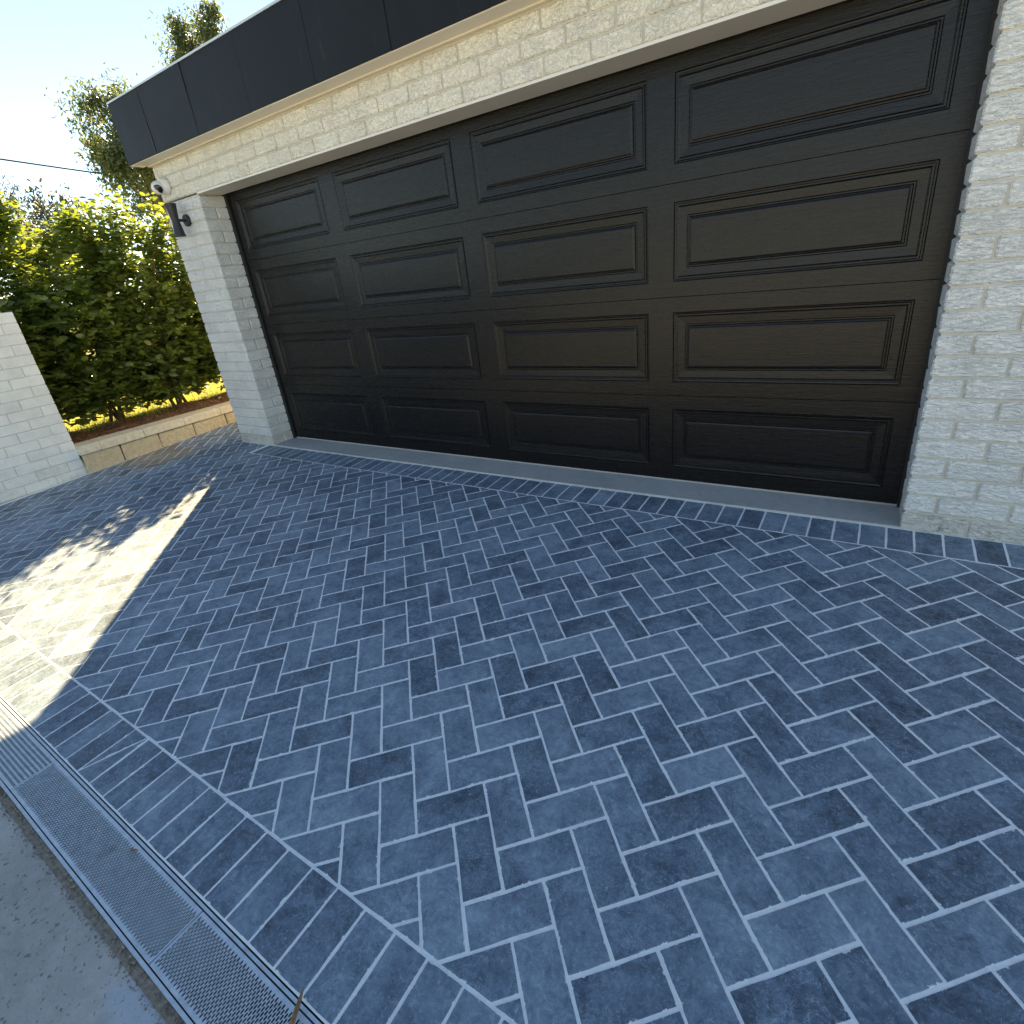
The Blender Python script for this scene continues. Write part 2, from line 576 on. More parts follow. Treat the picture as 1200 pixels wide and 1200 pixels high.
M_LEAF = mat_leaf('camellia_leaf', (0.046, 0.082, 0.026), (0.12, 0.165, 0.042), (0.42, 0.52, 0.05), 0.24, 0.36)
M_GUM = mat_leaf('gum_leaf', (0.05, 0.075, 0.035), (0.12, 0.145, 0.07), (0.24, 0.30, 0.09), 0.4, 0.35)
M_DARKTREE = mat_leaf('dark_tree_leaf', (0.022, 0.032, 0.02), (0.05, 0.065, 0.04), (0.08, 0.10, 0.04), 0.5, 0.25)
M_GRASS = mat_leaf('lawn_blade', (0.17, 0.20, 0.03), (0.32, 0.33, 0.06), (0.60, 0.58, 0.07), 0.5, 0.45)
M_LAWN = mat_plain('lawn_soil', (0.24, 0.25, 0.06), 0.9, 0.35, 9, 0.01, 60, 0.2)
M_GROUND = mat_plain('far_ground', (0.12, 0.13, 0.055), 0.95, 0.35, 0.6, 0.02, 9, 0.2)
M_MULCH = mat_plain('brown_mulch', (0.16, 0.095, 0.058), 0.95, 0.5, 55, 0.012, 90, 0.15)
M_CHIP = mat_plain('bark_chip', (0.22, 0.125, 0.072), 0.9, 0.5, 45, 0.002, 150, 0.2)
M_DRYLEAF = mat_plain('dry_leaf', (0.26, 0.155, 0.065), 0.6, 0.35, 60, 0.001, 200, 0.3)

# ------------------------------------------------------------------ setting: ground, drive, paving
W, H, REV = 4.785, 2.053, 0.2234          # door opening width, height, depth of the reveal
GA, GB = -0.0179, 0.0429                   # paving falls towards the drain


def gz(y):
    return GA + GB * max(-2.70, min(y, 0.6))


def sheet(name, x0, x1, y0, y1, z, mat, nx=1, ny=1, zf=None, thick=0.0):
    V, F = [], []
    for j in range(ny + 1):
        for i in range(nx + 1):
            x = x0 + (x1 - x0) * i / nx; y = y0 + (y1 - y0) * j / ny
            V.append((x, y, zf(x, y) if zf else z))
    for j in range(ny):
        for i in range(nx):
            a = j * (nx + 1) + i
            F.append((a, a + 1, a + nx + 2, a + nx + 1))
    return tag(place(name, mesh_of(name, V, F, mat)), kind='structure')


sheet('ground', -600, 600, -600, 600, -0.45, M_GROUND)
b = MB(); b.box((-6.2, -15.0, -0.44), (9.0, -2.705, -0.1345))
tag(b.build('concrete_driveway', M_CONC), kind='structure')

b = MB(); b.box((-30.0, -32.0, -0.44), (30.0, -15.004, -0.130))
tag(b.build('unseen_bounce_slab', M_BOUNCE_SLAB), kind='structure')  # unseen slab behind the camera, added to bounce warm light onto the bricks
PX0, PX1 = -6.24, 1.30
YB_IN, YB_OUT, YH = -2.3292, -2.5299, -0.1993   # borders of the herringbone field
PS, PTH, PO = 0.10207, 0.77519, (-1.14587, -2.06198)
HX0 = -4.90

# mortar bed of the whole paved area (top 1.6 mm below the paver faces)
def bed_z(x, y): return gz(y) - 0.0004
paving = sheet('paved_driveway', PX0, PX1, YB_IN, 3.0, 0, M_MORTAR, 40, 40, bed_z)
border = sheet('border_course', PX0, PX1, YB_OUT + 0.002, YB_IN - 0.0001, 0, M_MORTAR, 40, 3, lambda x, y: gz(y) - 0.0003)
header = empty('header_course', (HX0, YH, gz(YH)))
tag(header, kind='structure')


def clip_poly(P, nx, ny, c):
    """keep nx*x+ny*y <= c"""
    out = []
    for i in range(len(P)):
        a, b_ = P[i], P[(i + 1) % len(P)]
        da, db = nx * a[0] + ny * a[1] - c, nx * b_[0] + ny * b_[1] - c
        if da <= 0: out.append(a)
        if (da < 0) != (db < 0) and abs(da - db) > 1e-9:
            t = da / (da - db)
            out.append((a[0] + (b_[0] - a[0]) * t, a[1] + (b_[1] - a[1]) * t))
    return out


def parea(P): return 0.5 * sum(P[i][0] * P[(i + 1) % len(P)][1] - P[(i + 1) % len(P)][0] * P[i][1] for i in range(len(P)))


def inset(P, dists):
    """move every edge i of the convex CCW polygon inwards by dists[i]"""
    Q = list(P)
    for i in range(len(P)):
        a, b_ = P[i], P[(i + 1) % len(P)]
        dx, dy = b_[0] - a[0], b_[1] - a[1]
        L = math.hypot(dx, dy)
        if L < 1e-6: continue
        nx, ny = dy / L, -dx / L
        Q = clip_poly(Q, nx, ny, nx * a[0] + ny * a[1] - dists[i])
        if len(Q) < 3: return []
    # drop tiny edges
    R = [Q[i] for i in range(len(Q)) if math.hypot(Q[i][0] - Q[i - 1][0], Q[i][1] - Q[i - 1][1]) > 0.002]
    return R if len(R) >= 3 else []


def paver_geo(P, seg=0.05):
    """uneven outline + arris + face for one paver. returns verts, faces, edge attr"""
    out = []
    n = len(P)
    cx = sum(p[0] for p in P) / n; cy = sum(p[1] for p in P) / n
    for i in range(n):
        a, b_ = P[i], P[(i + 1) % n]
        L = math.hypot(b_[0] - a[0], b_[1] - a[1])
        k = max(1, int(round(L / seg)))
        for j in range(k):
            t = j / k
            x, y = a[0] + (b_[0] - a[0]) * t, a[1] + (b_[1] - a[1]) * t
            d = math.hypot(x - cx, y - cy) + 1e-6
            jit = random.uniform(-0.0008, 0.0006) - (0.0012 if j == 0 else 0)
            out.append((x + (x - cx) / d * jit, y + (y - cy) / d * jit))
    n = len(out)
    tx, ty = random.uniform(-0.003, 0.003), random.uniform(-0.003, 0.003)
    dz = random.uniform(0.0004, 0.0012)
    def top(x, y): return gz(y) + dz + tx * (x - cx) + ty * (y - cy)
    V, E = [], []
    for ring, (ins, z, e) in enumerate(((0.0, -0.006, 1.0), (0.0022, 0.0, 1.0), (0.011, 0.0003, 0.0))):
        for x, y in out:
            d = math.hypot(x - cx, y - cy) + 1e-6
            k = max(0.15, 1 - ins * 1.35 / d)
            V.append((cx + (x - cx) * k, cy + (y - cy) * k, top(x, y) + z)); E.append(e)
    F = []
    for r_ in range(2):
        for i in range(n):
            j = (i + 1) % n
            F.append((r_ * n + i, r_ * n + j, (r_ + 1) * n + j, (r_ + 1) * n + i))
    F.append(tuple(2 * n + i for i in range(n)))
    return V, F, E, (cx, cy, gz(cy))


def paver_object(P, parent, mat, name='paver'):
    V, F, E, c = paver_geo(P)
    m = mesh_of(name, [(v[0] - c[0], v[1] - c[1], v[2] - c[2]) for v in V], F, mat)
    off = (random.uniform(0, 50), random.uniform(0, 50), random.uniform(0, 50))
    float_attr(m, 'edge', E)
    float_attr(m, 'tone', [random.random()] * len(V))
    vec_attr(m, 'off', [off] * len(V))
    return place(name, m, parent, c)


def paver_mass(polys, parent, mat, name='distant_pavers'):
    Vs, Fs, Es, Ts, Os = [], [], [], [], []
    for P in polys:
        V, F, E, c = paver_geo(P, 0.11)
        n = len(Vs)
        Vs += V; Fs += [tuple(i + n for i in f) for f in F]; Es += E
        Ts += [random.random()] * len(V)
        Os += [(random.uniform(0, 50), random.uniform(0, 50), random.uniform(0, 50))] * len(V)
    m = mesh_of(name, Vs, Fs, mat)
    float_attr(m, 'edge', Es); float_attr(m, 'tone', Ts); vec_attr(m, 'off', Os)
    o = place(name, m, parent)
    o['kind'] = 'stuff'
    return o


def screen(p):
    d = Vector(p) - CAM
    z = d.dot(FWD)
    if z < 0.1: return None
    return (603.18 + 624.69 * d.dot(RIGHT) / z, 584.05 - 624.69 * d.dot(UP) / z)


def screen_area(P):
    q = []
    for x, y in P:
        s = screen((x, y, gz(y)))
        if s is None: return 0
        q.append(s)
    cx = sum(a for a, _ in q) / len(q); cy = sum(c for _, c in q) / len(q)
    if not (-40 < cx < 1240 and -40 < cy < 1240): return 0.001
    return abs(parea(q))


U = (math.cos(PTH), math.sin(PTH)); Vv = (math.sin(PTH), -math.cos(PTH))
def lat(i, j): return (PO[0] + PS * (i * U[0] + j * Vv[0]), PO[1] + PS * (i * U[1] + j * Vv[1]))

field = []
dull = []
GU, GV = 0.0020, 0.0015                      # half joint widths
for i in range(-90, 60):
    for j in range(-70, 60):
        r4 = (i + j) % 4
        if r4 == 0: C4 = [lat(i, j), lat(i + 2, j), lat(i + 2, j + 1), lat(i, j + 1)]; ds = [GU, GV, GU, GV]
        elif r4 == 2: C4 = [lat(i, j), lat(i + 1, j), lat(i + 1, j + 2), lat(i, j + 2)]; ds = [GU, GV, GU, GV]
        else: continue
        cx = sum(p[0] for p in C4) / 4; cy = sum(p[1] for p in C4) / 4
        if not (PX0 - 0.2 < cx < PX1 + 0.2 and YB_IN - 0.2 < cy < 2.4): continue
        C4 = C4[::-1]                           # make counter-clockwise
        ds = [ds[2], ds[1], ds[0], ds[3]]
        P = C4 if parea(C4) > 0 else C4[::-1]
        P = inset(P, [d + random.uniform(-0.0006, 0.0008) for d in ds])
        P = clip_poly(P, 0, -1, -(YB_IN + 0.0017))
        P = clip_poly(P, -1, 0, -(PX0 + 0.05)); P = clip_poly(P, 1, 0, PX1)
        if len(P) < 3: continue
        my = max(p[1] for p in P)
        if my > YH - 0.002:
            if cx > -5.33:
                Q = clip_poly(clip_poly(clip_poly(P, 0, -1, -(YH - 0.002)), 1, 0, HX0 - 0.003), 0, 1, -0.006) if min(p[0] for p in P) < HX0 else []
                if max(p[0] for p in P) < HX0: P, Q = clip_poly(P, 0, 1, -0.006), []
                else: P = clip_poly(P, 0, 1, YH - 0.002)
                if len(Q) >= 3 and abs(parea(Q)) > 0.0001: field.append(Q)
            else: P = clip_poly(P, 1, 0, -5.325) if my > 0 else P
        P = [P[k] for k in range(len(P)) if math.hypot(P[k][0] - P[k - 1][0], P[k][1] - P[k - 1][1]) > 0.003] if len(P) >= 3 else []
        if len(P) < 3 or abs(parea(P)) < 0.0001: continue
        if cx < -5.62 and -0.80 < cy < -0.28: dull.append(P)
        else: field.append(P)
field.sort(key=screen_area, reverse=True)
for P in field[:300]: paver_object(P, paving, M_PAVER)
paver_mass([P for P in field[300:]], paving, M_PAVER)
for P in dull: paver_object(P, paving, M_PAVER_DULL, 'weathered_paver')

bp = []
xs = -6.19 + (0.0036)
x = -1.4745 - 0.1021 * 46
while x < PX1 - 0.1:
    P = [(x + 0.0021, YB_OUT + 0.004), (x + 0.1000, YB_OUT + 0.004), (x + 0.1000, YB_IN - 0.0017), (x + 0.0021, YB_IN - 0.0017)]
    P = [(a + random.uniform(-0.0008, 0.0008), b_) for a, b_ in P]
    if abs(x + 2.2912) < 0.02:                  # the one paver cut on the skew
        q0, q1, q2, q3 = P
        bp.append([q0, q1, (q2[0] - 0.006, q2[1])]); bp.append([(q0[0] + 0.001, q0[1] + 0.012), (q2[0] - 0.013, q2[1]), q3])
    else: bp.append(P)
    x += 0.1021
bp.sort(key=screen_area, reverse=True)
for P in bp: paver_object(P, border, M_PAVER)

# header course of pavers set square to the door
hb = MB()
hb.add([(HX0, YH, gz(YH) - 0.0001), (PX1, YH, gz(YH) - 0.0001), (PX1, 0.0, gz(0) - 0.0001), (HX0, 0.0, gz(0) - 0.0001)], [(0, 1, 2, 3)])
hb.build('mortar_bed', M_MORTAR, header)
x = -0.8674 - 0.1024 * 39
while x < PX1 - 0.1:
    if x > HX0:
        P = [(x + 0.0022, YH + 0.002), (x + 0.1002, YH + 0.002), (x + 0.1002, -0.003), (x + 0.0022, -0.003)]
        P = [(a + random.uniform(-0.0008, 0.0008), b_) for a, b_ in P]
        paver_object(P, header, M_PAVER)
    x += 0.1024

b = MB(); b.box((-W - 0.002, 0.0, -0.4), (0.002, 0.75, -0.007))
o = tag(b.build('door_threshold', M_THRESH), kind='structure')

# raised lawn and planting bed beside the drive
sheet('lawn', -60, -6.98, -40, 60, 0.17, M_LAWN, 1, 1)
def mulch_z(x, y): return 0.165 + 0.03 * mnoise.noise((x * 4, y * 4, 0.3)) + 0.05 * max(0, (-6.55 - x)) 
sheet('mulch_bed', -7.12, -6.40, -12.0, 6.0, 0, M_MULCH, 14, 220, mulch_z)

# ------------------------------------------------------------------ garage
garage = tag(empty('garage', (-W / 2, 0.5, 0)), 'white painted brick garage with dark panelled door and black flat roof edge', 'garage')
Z0, CH, BL = -0.0117, 0.086, 0.240
JT = 0.0095


def wall_core(name, a, b_, parent, mat=M_BMORTAR):
    m = MB(); m.box(a, b_)
    c = ((a[0] + b_[0]) / 2, (a[1] + b_[1]) / 2, a[2])
    return m.build(name, mat, parent, c)


def brick(parent, x0, x1, y0, y1, z0, z1, mat, jit=0.0016, name='brick', c=0.006):
    m = block_mesh(x1 - x0, y1 - y0, z1 - z0, c, jit, mat, 5, name)
    o = place(name, m, parent, ((x0 + x1) / 2, (y0 + y1) / 2 + random.uniform(-0.0012, 0.0012), (z0 + z1) / 2))
    o.rotation_euler.z = random.gauss(0, 0.002)
    return o


RC = 0.009                                      # joints raked back by 6 mm
# left pier: bricks wrap the right-hand arris into the reveal
XL = -5.318
lp = wall_core('left_pier', (XL + RC, RC, -0.3), (-W - RC, REV - 0.02, H), garage)
for k in range(24):
    z0 = Z0 + k * CH + (0 if k else -0.03); z1 = Z0 + (k + 1) * CH - JT
    mt = M_BRICK_LOW if k == 0 else M_BRICK
    if k % 2 == 0:                               # stretcher at the arris
        cuts = [XL, XL + 0.283, -W]
        brick(lp, cuts[1] + JT, cuts[2], 0, 0.11, z0, z1, mt)
        brick(lp, -W - 0.11, -W, 0.11 + JT, REV - 0.004, z0, z1, mt)
        brick(lp, cuts[0], cuts[1], 0, 0.11, z0, z1, mt)
    else:
        brick(lp, -W - 0.11, -W, 0, REV - 0.004, z0, z1, mt)
        brick(lp, -W - 0.11 - JT - 0.23, -W - 0.11 - JT, 0, 0.11, z0, z1, mt)
        brick(lp, XL, -W - 0.11 - 2 * JT - 0.23, 0, 0.11, z0, z1, mt)
# right pier
XR = 1.30
rp = wall_core('right_pier', (RC, RC, -0.3), (XR, REV - 0.02, H), garage)
for k in range(24):
    z0 = Z0 + k * CH + (0 if k else -0.03); z1 = Z0 + (k + 1) * CH - JT
    mt = M_BRICK_LOW if k == 0 else M_BRICK
    if k % 2 == 0:
        brick(rp, 0, 0.23, 0, 0.11, z0, z1, mt)
        brick(rp, 0, 0.11, 0.11 + JT, REV - 0.004, z0, z1, mt)
        x = 0.23 + JT
    else:
        brick(rp, 0, 0.11, 0, REV - 0.004, z0, z1, mt)
        x = 0.11 + JT
    while x < XR - 0.05:
        brick(rp, x, min(x + 0.23, XR), 0, 0.11, z0, z1, mt)
        x += BL
# three courses above the opening
LT = 0.010                                       # steel lintel plate
hd = wall_core('brick_header', (XL + RC, RC, H + LT + 0.001), (XR, 0.16, H + LT + 3 * CH + 0.02), garage)
for c in range(3):
    z0 = H + LT + c * CH + 0.003; z1 = z0 + CH - JT + 0.001
    x = -2.8675 - BL * 11 + (BL / 2 if c % 2 else 0)
    while x < XR:
        a, b_ = max(x + JT / 2, XL), min(x + BL - JT / 2, XR)
        if b_ - a > 0.04: brick(hd, a, b_, 0, 0.11, z0, z1, M_BRICK_TOP)
        x += BL
# lintel plate spanning the opening, its front edge showing as a pale line
b = MB(); b.box((-W - 0.0005, -0.0035, H - 0.002), (0.0005, REV - 0.02, H + LT))
b.build('lintel', M_LINTEL, garage, (-W / 2, 0.1, H))
# eaves trim under the fascia
zt = H + LT + 3 * CH
b = MB()
b.box((XL - 0.02, -0.020, zt + 0.004), (XR + 0.02, 0.10, zt + 0.045))
b.box((XL - 0.082, -0.1225, zt + 0.0125), (XR + 0.03, -0.0205, zt + 0.040))
b.build('eaves_trim', M_TRIM, garage, (-2, 0, zt))
# fascia of folded dark metal panels
FZ0, FZ1, FX0, FX1, FY = 2.338, 2.744, -5.405, 1.42, -0.130
fb = MB(); fb.box((FX0 + 0.004, FY + 0.006, FZ0 + 0.004), (FX1, 0.05, FZ1 - 0.004))
fascia = fb.build('fascia', M_FASCIA, garage, (-2, -0.1, FZ0))
seams = [FX0, -4.935, -4.322, -3.694, -3.060, -2.46, -1.84, -1.22, -0.60, 0.02, 0.64, FX1]
for a, b_ in zip(seams[:-1], seams[1:]):
    V, F = chamfer_box(b_ - a - 0.0016, 0.006, FZ1 - FZ0, 0.0012, 0.0007)
    m = mesh_of('fascia_panel', V, F, M_FASCIA)
    o = place('fascia_panel', m, fascia, ((a + b_) / 2, FY + 0.002, (FZ0 + FZ1) / 2))
    o.rotation_euler = (random.gauss(0, 0.004), 0, random.gauss(0, 0.0025))
b = MB(); b.box((FX0 - 0.003, FY - 0.006, FZ1 + 0.001), (FX1 + 0.003, 0.06, FZ1 + 0.013))
b.build('capping', M_CAP, garage, (-2, -0.1, FZ1))
b = MB()
b.box((FX0 + 0.004, 0.052, FZ0 + 0.01), (FX0 + 0.05, 6.2, FZ1 - 0.006))
b.box((FX1 - 0.05, 0.052, FZ0 + 0.01), (FX1, 6.2, FZ1 - 0.006))
b.build('side_fascia', M_FASCIA, garage, (-2, 3, FZ0))
b = MB(); b.box((FX0 + 0.052, 0.052, FZ0 + 0.06), (FX1 - 0.052, 6.2, FZ0 + 0.12))
b.build('roof', M_ROOF, garage, (-2, 3, FZ0))
b = MB()
b.box((XL + 0.001, REV - 0.018, -0.3), (XL + 0.22, 6.1, FZ0 + 0.05))
b.box((XR - 0.22, REV - 0.018, -0.3), (XR - 0.001, 6.1, FZ0 + 0.05))
b.box((XL + 0.221, 5.9, -0.3), (XR - 0.221, 6.1, FZ0 + 0.05))
b.build('rear_walls', M_BMORTAR, garage, (-2, 3, 0))
b = MB(); b.box((XL + 0.222, 0.752, -0.3), (XR - 0.222, 5.89, -0.02))
b.build('garage_floor', M_INTERIOR, garage, (-2, 3, 0))

# sectional door: four sections, each with four raised-and-fielded panels
door = empty('garage_door', (0, REV - 0.5, 0), garage)          # world (-W/2, REV, 0)
secz = [0.004, 0.512, 1.032, 1.552, 2.09]
prow = [(0.084, 0.436), (0.588, 0.957), (1.107, 1.471), (1.630, 1.990)]
pcol = [(-4.665, -3.636), (-3.487, -2.436), (-2.296, -1.253), (-1.121, -0.085)]
DX0, DX1 = -W - 0.05, 0.05
for r_ in range(4):
    m = MB()
    za, zb = secz[r_] + 0.0015, secz[r_ + 1] - 0.0015
    xs = [DX0] + [v for c in pcol for v in c] + [DX1]
    zs = [za, prow[r_][0], prow[r_][1], zb]
    for i in range(len(xs) - 1):
        for j in range(3):
            if j == 1 and i % 2 == 1: continue
            m.add([(xs[i], REV, zs[j]), (xs[i + 1], REV, zs[j]), (xs[i + 1], REV, zs[j + 1]), (xs[i], REV, zs[j + 1])], [(0, 1, 2, 3)])
    # rolled tongue edges and back skin
    m.add([(DX0, REV, zb), (DX1, REV, zb), (DX1, REV + 0.006, zb + 0.0012), (DX0, REV + 0.006, zb + 0.0012), (DX1, REV + 0.04, zb + 0.0012), (DX0, REV + 0.04, zb + 0.0012)],
          [(0, 1, 2, 3), (3, 2, 4, 5)])
    m.add([(DX0, REV, za), (DX1, REV, za), (DX1, REV + 0.005, za - 0.001), (DX0, REV + 0.005, za - 0.001), (DX1, REV + 0.04, za - 0.001), (DX0, REV + 0.04, za - 0.001)],
          [(1, 0, 3, 2), (2, 3, 5, 4)])
    m.add([(DX0, REV + 0.04, za), (DX1, REV + 0.04, za), (DX1, REV + 0.04, zb), (DX0, REV + 0.04, zb)], [(1, 0, 3, 2)])
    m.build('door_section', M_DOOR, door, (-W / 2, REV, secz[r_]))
prof = [(0, 0), (0.004, 0.0065), (0.010, 0.0075), (0.013, 0.0025), (0.019, 0.0025), (0.026, 0.0085), (0.062, 0.0105), (0.066, 0.0145),
        (0.071, 0.0145), (0.075, 0.008), (0.081, 0.0065), (0.086, 0.004)]
_pm = {}
for r_ in range(4):
    for c in range(4):
        w = pcol[c][1] - pcol[c][0]; h = prow[r_][1] - prow[r_][0]
        m = MB(); n = 0
        rings = []
        for d, y in prof:
            rings.append([(-w / 2 + d, y, -h / 2 + d), (w / 2 - d, y, -h / 2 + d), (w / 2 - d, y, h / 2 - d), (-w / 2 + d, y, h / 2 - d)])
        V = [v for q in rings for v in q]
        F = []
        for k in range(len(prof) - 1):
            for e in range(4):
                F.append((4 * k + e, 4 * k + (e + 1) % 4, 4 * k + 4 + (e + 1) % 4, 4 * k + 4 + e))
        L = 4 * (len(prof) - 1)
        F.append((L, L + 1, L + 2, L + 3))
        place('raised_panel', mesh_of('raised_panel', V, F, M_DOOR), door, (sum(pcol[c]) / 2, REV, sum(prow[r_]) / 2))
b = MB(); b.box((DX0, REV + 0.006, -0.0068), (DX1, REV + 0.03, 0.0045))
b.build('bottom_seal', M_SEALGREY, door, (-W / 2, REV, 0))
for sx in (0, 1):
    b = MB()
    if sx == 0: b.box((-W - 0.04, REV - 0.014, -0.006), (-W + 0.036, REV - 0.001, H + 0.008))
    else: b.box((-0.012, REV - 0.010, -0.006), (0.04, REV - 0.001, H + 0.008))
    b.build('side_gap_shade', M_GAP_SHADE, door, ((-W, 0)[sx], REV, 0))  # black strip stands in for the shaded gap between reveal and door

# ------------------------------------------------------------------ things fixed to the wall
lx, lz = -5.035, 1.900
wl = tag(empty('wall_light', (lx, 0, lz)), 'black up and down wall light with pinched waist on left brick pier', 'wall light')
b = MB(); b.lathe([(0, 0.044), (-0.018, 0.044), (-0.022, 0.040), (-0.022, 0.0)], (lx, -0.001, lz), (0, 1, 0), 28)
b.build('backplate', M_BLACKMETAL, wl, (lx, 0, lz))
b = MB(); b.tube([(lx, -0.02, lz), (lx, -0.075, lz)], [0.011, 0.011], 14)
b.build('arm', M_BLACKMETAL, wl, (lx, -0.04, lz))
lp_ = [(0.0, 0.0), (0.0, 0.036), (0.002, 0.042), (0.085, 0.0305), (0.118, 0.027), (0.151, 0.0305), (0.236, 0.042), (0.238, 0.036), (0.225, 0.034), (0.225, 0.0)]
b = MB(); b.lathe(lp_, (lx, -0.102, lz - 0.118), (0, 0, 1), 28)
b.build('lamp_body', M_BLACKMETAL, wl, (lx, -0.1, lz))

cx_, cz_ = -5.185, 2.165
sc = tag(empty('security_camera', (cx_, 0, cz_)), 'white dome security camera with black lens under the eaves', 'security camera')
b = MB(); b.lathe([(0, 0.062), (-0.022, 0.062), (-0.030, 0.056), (-0.052, 0.052), (-0.056, 0.045), (-0.056, 0.0)], (cx_, -0.001, cz_), (0, 1, 0), 32)
b.build('mount', M_WHITE, sc, (cx_, 0, cz_), True)
ld = Vector((0.72, -0.55, -0.42)).normalized()
bc = Vector((cx_, -0.072, cz_ - 0.012))
prof_b = [(-0.05 * math.cos(t), 0.05 * math.sin(t)) for t in [math.pi * k / 14 for k in range(0, 11)]]
b = MB(); b.lathe(prof_b + [(0.036, 0.037), (0.036, 0.030)], bc, ld, 28)
b.build('eyeball', M_WHITE, sc, tuple(bc), True)
b = MB(); b.lathe([(0.020, 0.034), (0.0365, 0.0345), (0.041, 0.030), (0.0445, 0.016), (0.045, 0.0)], bc, ld, 24)
b.build('lens', M_LENS, sc, tuple(bc), True)

# ------------------------------------------------------------------ channel drain
DY0, DY1 = -2.684, -2.530
drain = tag(empty('channel_drain', (-1.9, -2.606, gz(-2.6))), 'long galvanised steel grated drain between pavers and concrete', 'drain')
zt_ = gz(-2.6) + 0.002


def grate(x0, x1, y0, y1, z, px, py, hw, hl, stagger, th=0.0022):
    """flat plate with real slots; every slot has its own rim"""
    m = MB()
    bd = 0.0075
    m.box((x0, y0, z - 0.016), (x1, y0 + bd, z + 0.0008)); m.box((x0, y1 - bd, z - 0.016), (x1, y1, z + 0.0008))
    m.box((x0, y0 + bd, z - 0.016), (x0 + 0.005, y1 - bd, z + 0.0004)); m.box((x1 - 0.005, y0 + bd, z - 0.016), (x1, y1 - bd, z + 0.0004))
    if stagger:
        xa, xb, ya, yb = x0 + 0.005, x1 - 0.005, y0 + bd, y1 - bd
        nc = int(round((xb - xa) / px)); px = (xb - xa) / nc
        nr = int(round((yb - ya) / py)); py = (yb - ya) / nr
        for k in range(nc):
            ea, eb = xa + k * px, xa + (k + 1) * px
            cx = (ea + eb) / 2
            ed = [ya + j * py for j in range(nr + 1)] if k % 2 == 0 else [ya] + [ya + (j + 0.5) * py for j in range(nr)] + [yb]
            for ca, cb in zip(ed[:-1], ed[1:]):
                if cb - ca < 0.75 * py:
                    m.add([(ea, ca, z), (eb, ca, z), (eb, cb, z), (ea, cb, z)], [(0, 1, 2, 3)]); continue
                cy = (ca + cb) / 2
                w_, l_ = hw / 2, hl / 2; t = w_ * 0.6
                hole = [(cx - w_, cy - l_ + t), (cx - w_ + t, cy - l_), (cx + w_ - t, cy - l_), (cx + w_, cy - l_ + t),
                        (cx + w_, cy + l_ - t), (cx + w_ - t, cy + l_), (cx - w_ + t, cy + l_), (cx - w_, cy + l_ - t)]
                Vt = [(ea, ca, z), (eb, ca, z), (eb, cb, z), (ea, cb, z)] + [(a, b_, z - 0.0005) for a, b_ in hole] + [(a, b_, z - th) for a, b_ in hole]
                Ft = [(0, 1, 6, 5), (1, 7, 6), (1, 2, 8, 7), (2, 9, 8), (2, 3, 10, 9), (3, 11, 10), (3, 0, 4, 11), (0, 5, 4)]
                Ft += [(4 + q, 4 + (q + 1) % 8, 12 + (q + 1) % 8, 12 + q) for q in range(8)]
                m.add(Vt, Ft)
        return m
    xa, xb, ya, yb = x0 + 0.005, x1 - 0.005, y0 + bd, y1 - bd
    ny = int(round((yb - ya) / py)); py = (yb - ya) / ny
    nx = int(round((xb - xa) / px)); px = (xb - xa) / nx
    for j in range(ny):
        ca = ya + j * py; cb = ca + py; cy = (ca + cb) / 2
        odd = stagger and j % 2
        edges = [xa + k * px for k in range(nx + 1)]
        if odd: edges = [xa] + [xa + (k + 0.5) * px for k in range(nx)] + [xb]
        for k in range(len(edges) - 1):
            ea, eb = edges[k], edges[k + 1]
            if eb - ea < px * 0.75:
                m.add([(ea, ca, z), (eb, ca, z), (eb, cb, z), (ea, cb, z)], [(0, 1, 2, 3)]); continue
            cx = (ea + eb) / 2
            w_, l_ = hw / 2, hl / 2; t = w_ * 0.6
            hole = [(cx - w_, cy - l_ + t), (cx - w_ + t, cy - l_), (cx + w_ - t, cy - l_), (cx + w_, cy - l_ + t),
                    (cx + w_, cy + l_ - t), (cx + w_ - t, cy + l_), (cx - w_ + t, cy + l_), (cx - w_, cy + l_ - t)]
            Vt = [(ea, ca, z), (eb, ca, z), (eb, cb, z), (ea, cb, z)] + [(a, b_, z - 0.0004) for a, b_ in hole] + [(a, b_, z - th) for a, b_ in hole]
            Ft = [(0, 1, 6, 5), (1, 7, 6), (1, 2, 8, 7), (2, 9, 8), (2, 3, 10, 9), (3, 11, 10), (3, 0, 4, 11), (0, 5, 4)]
            Ft += [(4 + q, 4 + (q + 1) % 8, 12 + (q + 1) % 8, 12 + q) for q in range(8)]
            m.add(Vt, Ft)
    return m


gy0, gy1 = DY0 + 0.012, DY1 - 0.012
for (xa, xb, kind) in ((-4.402, -3.4215, 1), (-3.4205, -2.4225, 1), (-2.4205, -1.4455, 0), (-1.4425, -0.4455, 0), (-0.4435, 0.5535, 0), (0.5555, 1.29, 0)):
    g = grate(xa, xb, gy0, gy1, zt_, 0.0062, 0.0135, 0.0041, 0.0098, True) if kind == 0 else grate(xa, xb, gy0, gy1, zt_, 0.0088, 0.0122, 0.0056, 0.0086, False)
    g.build('grate', M_STEEL, drain, ((xa + xb) / 2, -2.606, zt_))
for (ya, yb, nm) in ((DY0 + 0.001, DY0 + 0.009, 'edge_rail'), (DY1 - 0.0085, DY1 - 0.0015, 'edge_rail')):
    m = MB(); m.box((-4.405, ya, zt_ - 0.08), (1.295, yb, zt_ + 0.0006)); m.build(nm, M_STEEL, drain, (-1.5, ya, zt_))
m = MB()
m.box((-4.405, DY0 - 0.02, zt_ - 0.18), (1.295, DY1 + 0.03, zt_ - 0.10))
m.box((-4.405, DY0 - 0.02, zt_ - 0.0999), (1.295, DY0 + 0.0005, zt_ - 0.012))
m.box((-4.405, DY1 - 0.001, zt_ - 0.0999), (1.295, DY1 + 0.03, zt_ - 0.012))
